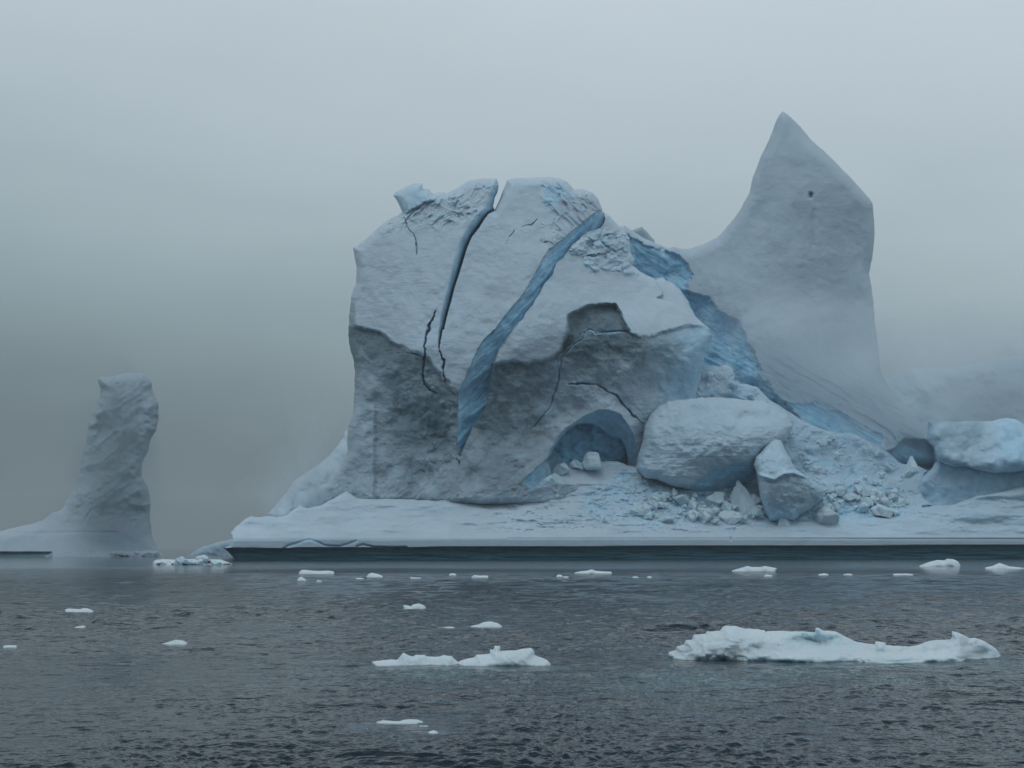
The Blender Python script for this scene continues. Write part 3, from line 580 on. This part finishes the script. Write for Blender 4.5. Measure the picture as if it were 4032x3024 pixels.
o = simple('brash_ledge', R1((285,1500),(300,1478),(340,1450),(450,1446),(560,1438),(640,1445),(760,1440),(860,1445),(950,1440),(1030,1440),(1070,1470),(1080,1500)), 3.4, 321.8, 4, 16, 1.6, 209, M_FAR, pil, (0,.1,0), (.5,.6,.25), free=2186)
sb = simple('iceberg', R1((1235,1475),(1262,1448),(1295,1430),(1330,1413),(1400,1392),(1480,1374),(1560,1340),(1640,1330),(1700,1500),(1235,1500)), 3.4, 385, 14, 22, 5, 211, M_FAR, None, (0,.25,0), (.7,.4,.12), .03, free=2180)
tag(sb, 'low smooth tail of a berg showing behind the left tip of the great iceberg', 'iceberg')
# ================================================================ floes
FLO = []
def floe(name, pts, label, cell=4.0, thick=1.0, seed=0, wl=None, mat=M_FLOE, group='small ice floes adrift on the open water', cat='ice floe', amp=1.0, att=(.03,.08,0), rnd=None, extra=None, jag=1.5):
    """pts: outline above the water in photo pixels, left to right along the top; its foot stands at row wl"""
    pts = np.array(pts, float); wl = wl or max(pts[0, 1], pts[-1, 1]); Y0 = CAMH*F/(wl-HZ); k = F/Y0
    w = np.ptp(pts[:, 0]); deep = .35*k*.35; dip = max(4., .12*k)
    ol = np.vstack([[pts[0, 0]+.02*w, wl+dip], pts, [pts[-1, 0]-.02*w, wl+dip]])
    h = wl-pts[:, 1].min(); R = rnd or max(cell*2, h*.75)
    def dep(P, d):
        x, y = P[:, 0]/k, P[:, 1]/k       # metres
        Y = Y0+thick*.35+.45*h/k*((wl-P[:, 1])/max(h, 1))*1.2
        Y = Y+amp*(.16*fbm(x*1.3+seed, y*2.6, 3, seed, .4)*thick+.035*fbm(x*7, y*8, 2, seed+2)+.008*fbm(x*26, y*26, 2, seed+4))
        return Y+(extra(P) if extra else 0)
    r = relief(ol, cell, dep, thick, R, thick*.45, jag, seed, free=wl)
    A = att(r['P']) if callable(att) else np.tile(np.array(att, float), (len(r['P']), 1))
    c = np.array([(pts[:, 0].mean()-CX)*Y0/F, Y0+thick/2, 0])
    FLO.append((c[0], Y0, w/2*Y0/F)); o = mesh_obj(name, r['V'], r['Q'], mat, None, A, True, c); return tag(o, label, cat, group), Y0
big_top = S6((120,350),(125,325),(165,312),(168,292),(215,280),(222,255),(262,250),(268,225),(335,218),(350,203),(425,200),(440,178),(470,168),(520,172),(575,188),(600,186),(690,196),(694,206),(705,200),(830,202),(930,204),(985,208),(987,182),(1000,181),(1035,198),(1100,202),(1140,220),
    (1190,248),(1240,268),(1290,275),(1335,280),(1340,262),(1395,268),(1402,284),(1440,288),(1530,292),(1590,282),(1650,262),(1700,252),(1780,250),(1790,240),(1788,200),(1810,205),(1870,228),(1890,245),(1920,240),(1960,252),(2010,278),(2050,305),(2070,340),(2085,365),(2080,385))
big_line = np.array(S6((310,380),(300,330),(290,300)))
def big_extra(P):
    x, y = P[:, 0], P[:, 1]
    a = .10*np.exp(-((x-2925)/75)**2-((y-2570)/26)**2)               # shaded hollow low on the left
    b = .45*np.exp(-((x-3210)/110)**2-((y-2530)/30)**2)
    c = .5*np.exp(-((x-3870)/75)**2-((y-2580)/38)**2)
    g = -.10*np.exp(-((x-2860)/70)**2-((y-2540)/18)**2)-.4*sstep(2560, 2600, y)*sstep(2980, 3100, x)*sstep(3850, 3700, x)
    left = .12*sstep(2775, 2755, x)
    return a+b+c+g+left+.05*(worley(x/38., y/28., 5)[2]-.5)*sstep(3150, 2950, x)+.08*ridged(x/110., y/50., 2, 217)
big, BY = floe('ice_floe', big_top, 'largest white floe, long and humped with a small upright tooth near its right end', 3.0, 1.7, 31, 2350+392/1.4926, extra=big_extra, group='large ice floes in the foreground', cat='ice floe',
    att=lambda P: np.c_[.2*np.exp(-((P[:,0]-2925)/80)**2-((P[:,1]-2578)/24)**2)+.3*sstep(2775, 2760, P[:,0]), .1+.35*np.exp(-((P[:,0]-3210)/110)**2-((P[:,1]-2530)/35)**2)+.3*np.exp(-((P[:,0]-3880)/70)**2-((P[:,1]-2580)/35)**2)+.45*sstep(2585, 2612, P[:,1]), P[:,0]*0])  # shade of the low left hollow painted in grey
mid_top = S5((118,748),(160,740),(230,732),(300,730),(320,712),(345,680),(365,690),(420,712),(440,698),(500,698),(520,708),(600,712),(640,700),(700,705),(722,730),(745,748),(800,728),(860,715),(880,698),(960,690),(975,685),(975,658),(1000,662),(1010,630),(1052,632),(1050,668),(1130,664),(1180,660),(1220,650),(1275,645),(1298,670),(1300,700),(1340,712),(1390,735),(1412,756),(1440,775))
mid, MY = floe('ice_floe', mid_top, 'twin-humped white floe with a tiny square tooth on top, mid-water', 3.0, 1.3, 33, 2200+792/1.8433, group='large ice floes in the foreground', att=lambda P: np.c_[.25*sstep(2612, 2628, P[:,1])*(P[:,0]<1680), .06+P[:,0]*0, P[:,0]*0])
FL = [
 (S5((50,1200),(90,1190),(150,1182),(200,1172),(260,1178),(320,1180),(350,1168),(400,1163),(450,1168),(490,1182),(500,1196),(470,1208)), 'low curved floe nearest the bottom of the view', 2200+1212/1.8433, .5),
 (S5((440,1212),(470,1207),(520,1208),(570,1216),(560,1222)), 'thin sliver touching the right end of the low curved floe', 2200+1223/1.8433, .3),
 (S5((515,1270),(525,1258),(545,1247),(570,1245),(600,1258),(612,1270)), 'fist-like lump of ice alone below the low curved floe', 2200+1277/1.8433, .3),
 (S5((-10,1222),(0,1217),(30,1216),(42,1221)), 'faint sliver left of the low curved floe', 2200+1225/1.8433, .25),
 (S5((345,345),(352,336),(385,340),(400,345),(420,332),(460,326),(490,335),(512,350)), 'compact bumpy floe straight above the twin-humped floe', 2200+366/1.8433, .9),
 (S5((800,494),(850,486),(890,478),(930,460),(980,454),(1030,466),(1068,490)), 'smooth dome-shaped floe just above the small square tooth', 2200+502/1.8433, .9),
 (S5((600,498),(640,496),(700,494),(725,500)), 'thin pale sliver left of the dome-shaped floe', 2200+505/1.8433, .5),
 (S7((555,568),(570,552),(600,545),(640,548),(700,550),(720,542),(760,541),(790,552),(815,566)), 'flat floe with upturned ends in the open water at the left', 2150+582/2.212, 1.3),
 (S7((505,716),(560,712),(640,710),(670,700),(720,694),(745,700),(750,712)), 'thin crooked floe just below the flat floe at the left', 2150+720/2.212, .8),
 (S7((10,880),(30,866),(80,863),(140,866),(158,880)), 'flat floe cut by the left edge of the view', 2150+892/2.212, .7),
 (S7((1370,862),(1420,850),(1480,830),(1530,816),(1590,822),(1630,840),(1636,858)), 'cream tinted dome floe standing alone between the column and the centre', 2150+868/2.212, .9),
 (S4((1358,618),(1370,600),(1395,590),(1450,595),(1520,600),(1600,598),(1635,602),(1645,615)), 'long flat white slab of ice under the left end of the shelf', 1950+625/2.011, 2.2),
 (S4((1350,665),(1365,650),(1385,646),(1410,660),(1420,672)), 'little peaked piece right below the long flat slab', 1950+678/2.011, 1.2),
 (S4((1500,678),(1520,672),(1545,680)), 'dot of ice trailing the little peaked piece', 1950+684/2.011, 1.0),
 (S4((1896,645),(1915,622),(1940,613),(1985,625),(2025,640)), 'rounded white knob of ice below the shelf', 1950+650/2.011, 1.6),
 (S5((0,140),(30,138),(60,143)), 'faint smear of ice left of the rounded knob', 2200+147/1.8433, 1.0),
 (S5((395,138),(405,132),(425,136),(480,139)), 'tiny low piece between the rounded knob and the oval piece', 2200+144/1.8433, 1.2),
 (S5((678,116),(690,108),(715,107),(732,115)), 'small oval piece of ice below the blue seam', 2200+122/1.8433, 1.2),
 (S5((840,135),(860,120),(890,122),(960,124),(964,130)), 'small wedge-ended slab right of the oval piece', 2200+138/1.8433, 1.2),
 (S5((1455,128),(1465,118),(1485,115),(1505,124)), 'small half-round piece left of the two-lobed floe', 2200+132/1.8433, 1.2),
 (S5((1508,129),(1530,127),(1548,133)), 'tiny dim piece trailing the half-round piece', 2200+137/1.8433, 1.0),
 (S5((1587,102),(1630,92),(1680,88),(1715,76),(1740,88),(1800,92),(1850,92),(1862,100)), 'two-lobed white floe below the cave', 2200+108/1.8433, 2.4),
 (S5((2010,133),(2030,128),(2055,133)), 'dim dot of ice right of the two-lobed floe', 2200+138/1.8433, 1.0),
 (S5((2115,133),(2130,127),(2150,133)), 'brighter dot of ice right of the dim one', 2200+138/1.8433, 1.0),
 ([(2880,2248),(2910,2238),(2945,2228),(2960,2233),(2990,2233),(3010,2228),(3060,2236),(3058,2240)], 'long low floe with two bumps right of the centre under the shelf', 2250, 2.2),
 ([(3008,2268),(3020,2262),(3040,2266)], 'small bright piece below the long two-bumped floe', 2270, 1.2),
 (S3((1298,1058),(1340,1040),(1400,1020),(1450,1008),(1520,1008),(1540,996),(1600,1000),(1640,1022),(1658,1050)), 'bright hump-backed floe under the right end of the shelf', 1750+1064/2.212, 2.6),
 (S3((1870,1072),(1930,1060),(1970,1045),(2000,1032),(2040,1045),(2080,1062),(2140,1066),(2200,1074),(2240,1078)), 'peaked white floe near the right edge of the view', 1750+1082/2.212, 2.4),
 (S3((1070,1132),(1100,1125),(1150,1127),(1170,1122),(1230,1128),(1250,1134)), 'thin broken floe below the bright hump-backed floe', 1750+1140/2.212, 1.4),
 (S3((420,1132),(470,1122),(510,1130)), 'faint low piece left of the thin broken floe', 1750+1140/2.212, 1.2),
 (S3((640,1130),(680,1124),(720,1131)), 'fainter low piece beside the faint one', 1750+1138/2.212, 1.2)]
for i, (pts, lb, wl, th) in enumerate(FL):
    w = np.ptp(np.array(pts)[:, 0]); floe('ice_floe', pts, lb, 3.0 if w > 60 else 2.2, th, 400+i, wl, mat=M_BIT if wl < 2330 else M_FLOE, amp=.5, att=(.05, .05, 0), jag=1.0)
# brash raft by the left tip of the shelf: a raft and the blocks frozen into it
rf, RY = floe('brash_raft', S4((200,545),(215,520),(240,508),(340,508),(380,512),(470,505),(560,510),(640,508),(740,510),(800,530),(840,545)), 'ragged raft of brash ice off the left tip of the shelf', 3.0, 3.5, 61, 1950+551/2.011, mat=M_BIT, cat='ice raft', amp=2.5)
for px, py, w, h, lb in ((415,545,50,62,'pale square-topped block, tallest at the left of the brash raft'), (480,548,60,46,'grey shaded block in the middle of the brash raft'), (530,548,40,34,'small block right beside the grey shaded one on the raft'), (600,520,64,50,'tilted slab leaning at the right of the brash raft'), (570,548,50,38,'low rough block under the tilted slab'), (700,548,60,28,'flat block at the right end of the brash raft')):
    q = S4((px, py))[0]; put_chunk(q[0], q[1], w*1.1, h/2.011*1.1, lb, cat='ice chunk', Y=RY-.3+(px == 600)*2).scale[0] *= .6
# ================================================================ sea
def sea():
    fine = np.radians(np.linspace(-25, 25, 1050)); co = np.radians(np.r_[np.linspace(25.5, 180, 60)]); th = np.r_[-co[::-1], fine, co]; th = th[(th > -math.pi+1e-6)]
    p = np.r_[np.arange(900, 400, -1.3), np.arange(400, 100, -.8), np.arange(100, 40, -1.2)]; rr = np.r_[np.linspace(1.5, 13.2, 60)[:-1], CAMH*F/p, np.geomspace(305, 3000, 30)]
    rad, ang = np.meshgrid(rr, th, indexing='ij'); X, Y = rad*np.sin(ang), rad*np.cos(ang)
    dr = np.gradient(rr)[:, None]+0*ang
    Z = np.zeros_like(X); wx, wy = X+.6*fbm(X*.7, Y*.7, 2, 1), Y
    calm = sstep(112, 150, Y+16*fbm(X/25., Y/60., 3, 5))               # sheltered, smoother water near the ice
    amp = (.85+.55*fbm(X/6., Y/12., 3, 9))*(1-.9*calm)
    for i, (lx, ly, a) in enumerate(((5.0, 3.0, .010), (2.6, 1.7, .014), (1.3, .8, .011), (.75, .45, .011), (.42, .24, .0135), (.24, .14, .0125), (.14, .08, .008))):
        k = np.clip((ly-dr*1.7)/(ly*.6), 0, 1)
        c, q = math.cos(.25*math.sin(i*2.3)), math.sin(.25*math.sin(i*2.3)); v = vn((wx*c-wy*q)/lx*2+i*7.3, (wx*q+wy*c)/ly*2+i*3.7, 50+i)
        far = 1+1.6*sstep(18, 45, Y) if i < 5 else 1
        Z += far*amp*a*k*(v**1.6-.41)*2.6
    for fx, fy, fw in FLO:
        if fy < 130: Z *= 1-.85*np.exp(-(np.clip(np.abs(X-fx)-fw, 0, 99)/.25)**2-((Y-fy-.3)/max(.9, fy*.02))**2)
    near = sstep(26, 25, np.abs(np.degrees(ang)))*1.0; Z *= near*sstep(400, 200, rad)
    nr, na = X.shape; i = np.arange(nr*na).reshape(nr, na); a = i[:-1, :-1].ravel(); b = i[1:, :-1].ravel(); c = i[1:, 1:].ravel(); d = i[:-1, 1:].ravel()
    Q = np.c_[a, d, c, b]; w = np.c_[i[:-1, -1], i[:-1, 0], i[1:, 0], i[1:, -1]]; Q = np.vstack([Q, w])
    V = np.c_[X.ravel(), Y.ravel(), Z.ravel()]
    # pale turquoise where ice lies under the surface
    sub = np.zeros(len(V))
    for cx, cy, hw, hl in ((5.6, 24.6, 3.2, 2.6), (-.8, 24.2, 1.7, 1.6), (2.6, 22.8, 1.4, 2.2)):
        sub = np.maximum(sub, np.exp(-((V[:, 0]-cx)/hw)**2-((V[:, 1]-cy)/hl)**2))
    sub *= np.clip(.65+.6*fbm(V[:, 0]/1.2, V[:, 1]/1.2, 3, 77), 0, 1)
    attr = np.c_[sub, calm.ravel(), np.clip((dr.ravel()-.04)/.5, 0, 1)]
    return V, Q, attr
m, t, p = new_mat('sea_water')
g = N(t, 'ShaderNodeNewGeometry'); pos = g.outputs['Position']
at = N(t, 'ShaderNodeVertexColor'); at.layer_name = 'ice'; sp = N(t, 'ShaderNodeSeparateColor'); t.links.new(at.outputs[0], sp.inputs[0])
body = mixc(t, noise(t, pos, .05, 3), (.005, .014, .023), (.007, .020, .032))
t.links.new(mixc(t, sp.outputs[0], body, (.035, .085, .098)), p.inputs['Base Color'])
p.inputs['Specular Tint'].default_value = (.78, .90, .98, 1); p.inputs['Roughness'].default_value = .06; p.inputs['IOR'].default_value = 1.333
n_a = noise(t, mapping(t, pos, (.65, 1.0, 1)), 2.2, 4, .55, .3); n_b = noise(t, mapping(t, pos, (.7, 1.0, 1)), 9.0, 3, .6, .2)
calm_s = math_node(t, 'SUBTRACT', 1.0, math_node(t, 'MULTIPLY', sp.outputs[1], .975))
hgt = math_node(t, 'MULTIPLY', math_node(t, 'ADD', math_node(t, 'MULTIPLY', n_a, .13), math_node(t, 'MULTIPLY', n_b, .03)), calm_s)
hgt = math_node(t, 'MULTIPLY', hgt, math_node(t, 'ADD', 1.0, math_node(t, 'MULTIPLY', sp.outputs[2], 4.5)))   # ripples too fine for the mesh out there
bump(t, p, hgt, 1.0, 1.0)
V, Q, attr = sea(); o = mesh_obj('water', V, Q, m, None, attr, True); o['kind'] = 'structure'
# ================================================================ air
def vol_mat(name, density, color, aniso=0.0):
    m = bpy.data.materials.new(name); m.use_nodes = True; t = m.node_tree; t.nodes.clear()
    o = N(t, 'ShaderNodeOutputMaterial'); v = N(t, 'ShaderNodeVolumePrincipled'); v.inputs['Density'].default_value = density
    v.inputs['Color'].default_value = (*color, 1); v.inputs['Anisotropy'].default_value = aniso
    t.links.new(v.outputs[0], o.inputs['Volume']); return m
def box(name, lo, hi, mat):
    x0, y0, z0 = lo; x1, y1, z1 = hi
    V = [(x, y, z) for z in (z0, z1) for y in (y0, y1) for x in (x0, x1)]
    Q = [(0,2,3,1),(4,5,7,6),(0,1,5,4),(2,6,7,3),(0,4,6,2),(1,3,7,5)]
    return mesh_obj(name, V, np.array(Q), mat)
hz = box('haze', (-3100, -3100, -1.5), (3100, 3100, 112), vol_mat('haze_air', .00025, (.80, .87, .91))); hz['kind'] = 'stuff'

# fog lying behind the bergs, and thinner mist drifting round their tops
def fog_body(name, c, rad, density, seed, color=(.93, .96, .98), lift=.25):
    import bmesh
    bm = bmesh.new(); bmesh.ops.create_icosphere(bm, subdivisions=4, radius=1.0); V = np.array([v.co[:] for v in bm.verts])
    f = 1+lift*fbm(V[:, 0]*1.3+seed, V[:, 1]*1.3+V[:, 2]*1.7+seed, 3, seed); V = V*f[:, None]*np.array(rad); V[:, 2] = np.maximum(V[:, 2], -1.2-c[2])
    for v, q in zip(bm.verts, V): v.co = q
    me = bpy.data.meshes.new(name); bm.to_mesh(me); bm.free()
    for q in me.polygons: q.use_smooth = True
    me.materials.append(vol_mat(name+'_air', density, color)); o = bpy.data.objects.new(name, me); COL.objects.link(o); o.location = c; o['kind'] = 'stuff'
    return o
def mist(px, py, Y, rx, ry, deep, tau, seed, color=(.93, .96, .98)):
    k = Y/F
    for j, f in enumerate((1.25, 1.0, .75, .5)):       # thicker towards its middle, thinning out to nothing
        fog_body('mist', ((px-CX)*k, Y, CAMH+(HZ-py)*k), (rx*k*f, deep*f, ry*k*f), tau/(2*deep)*.3/f, seed+j*13, color, .45)
for i, a in enumerate([(3090,1270,300,260,120,7,.75), (3260,1400,300,260,190,7,.6), (3480,1420,299,260,320,7,.45), (3620,1580,297,280,190,6,.3),
    (3850,1500,318,400,280,14,1.0), (3950,1620,318,420,260,12,.8), (4300,1520,320,360,320,12,.9)]): mist(*a, 500+i, color=(.89, .96, .99))
for i, a in enumerate([(490,1560,320,120,110,7,.55), (480,1700,320,120,190,7,.7), (420,1860,321,170,190,6,.9), (380,2020,321,220,110,5,.4)]): mist(*a, 600+i, color=(.52, .61, .65))  # mist colour darkened so that it dims the column
for i, a in enumerate([(1240,1740,268,80,200,3,.5), (1180,1880,266,140,130,4,.5), (1090,1960,264,110,80,3,.4)]): mist(*a, 650+i, color=(.80, .87, .90))
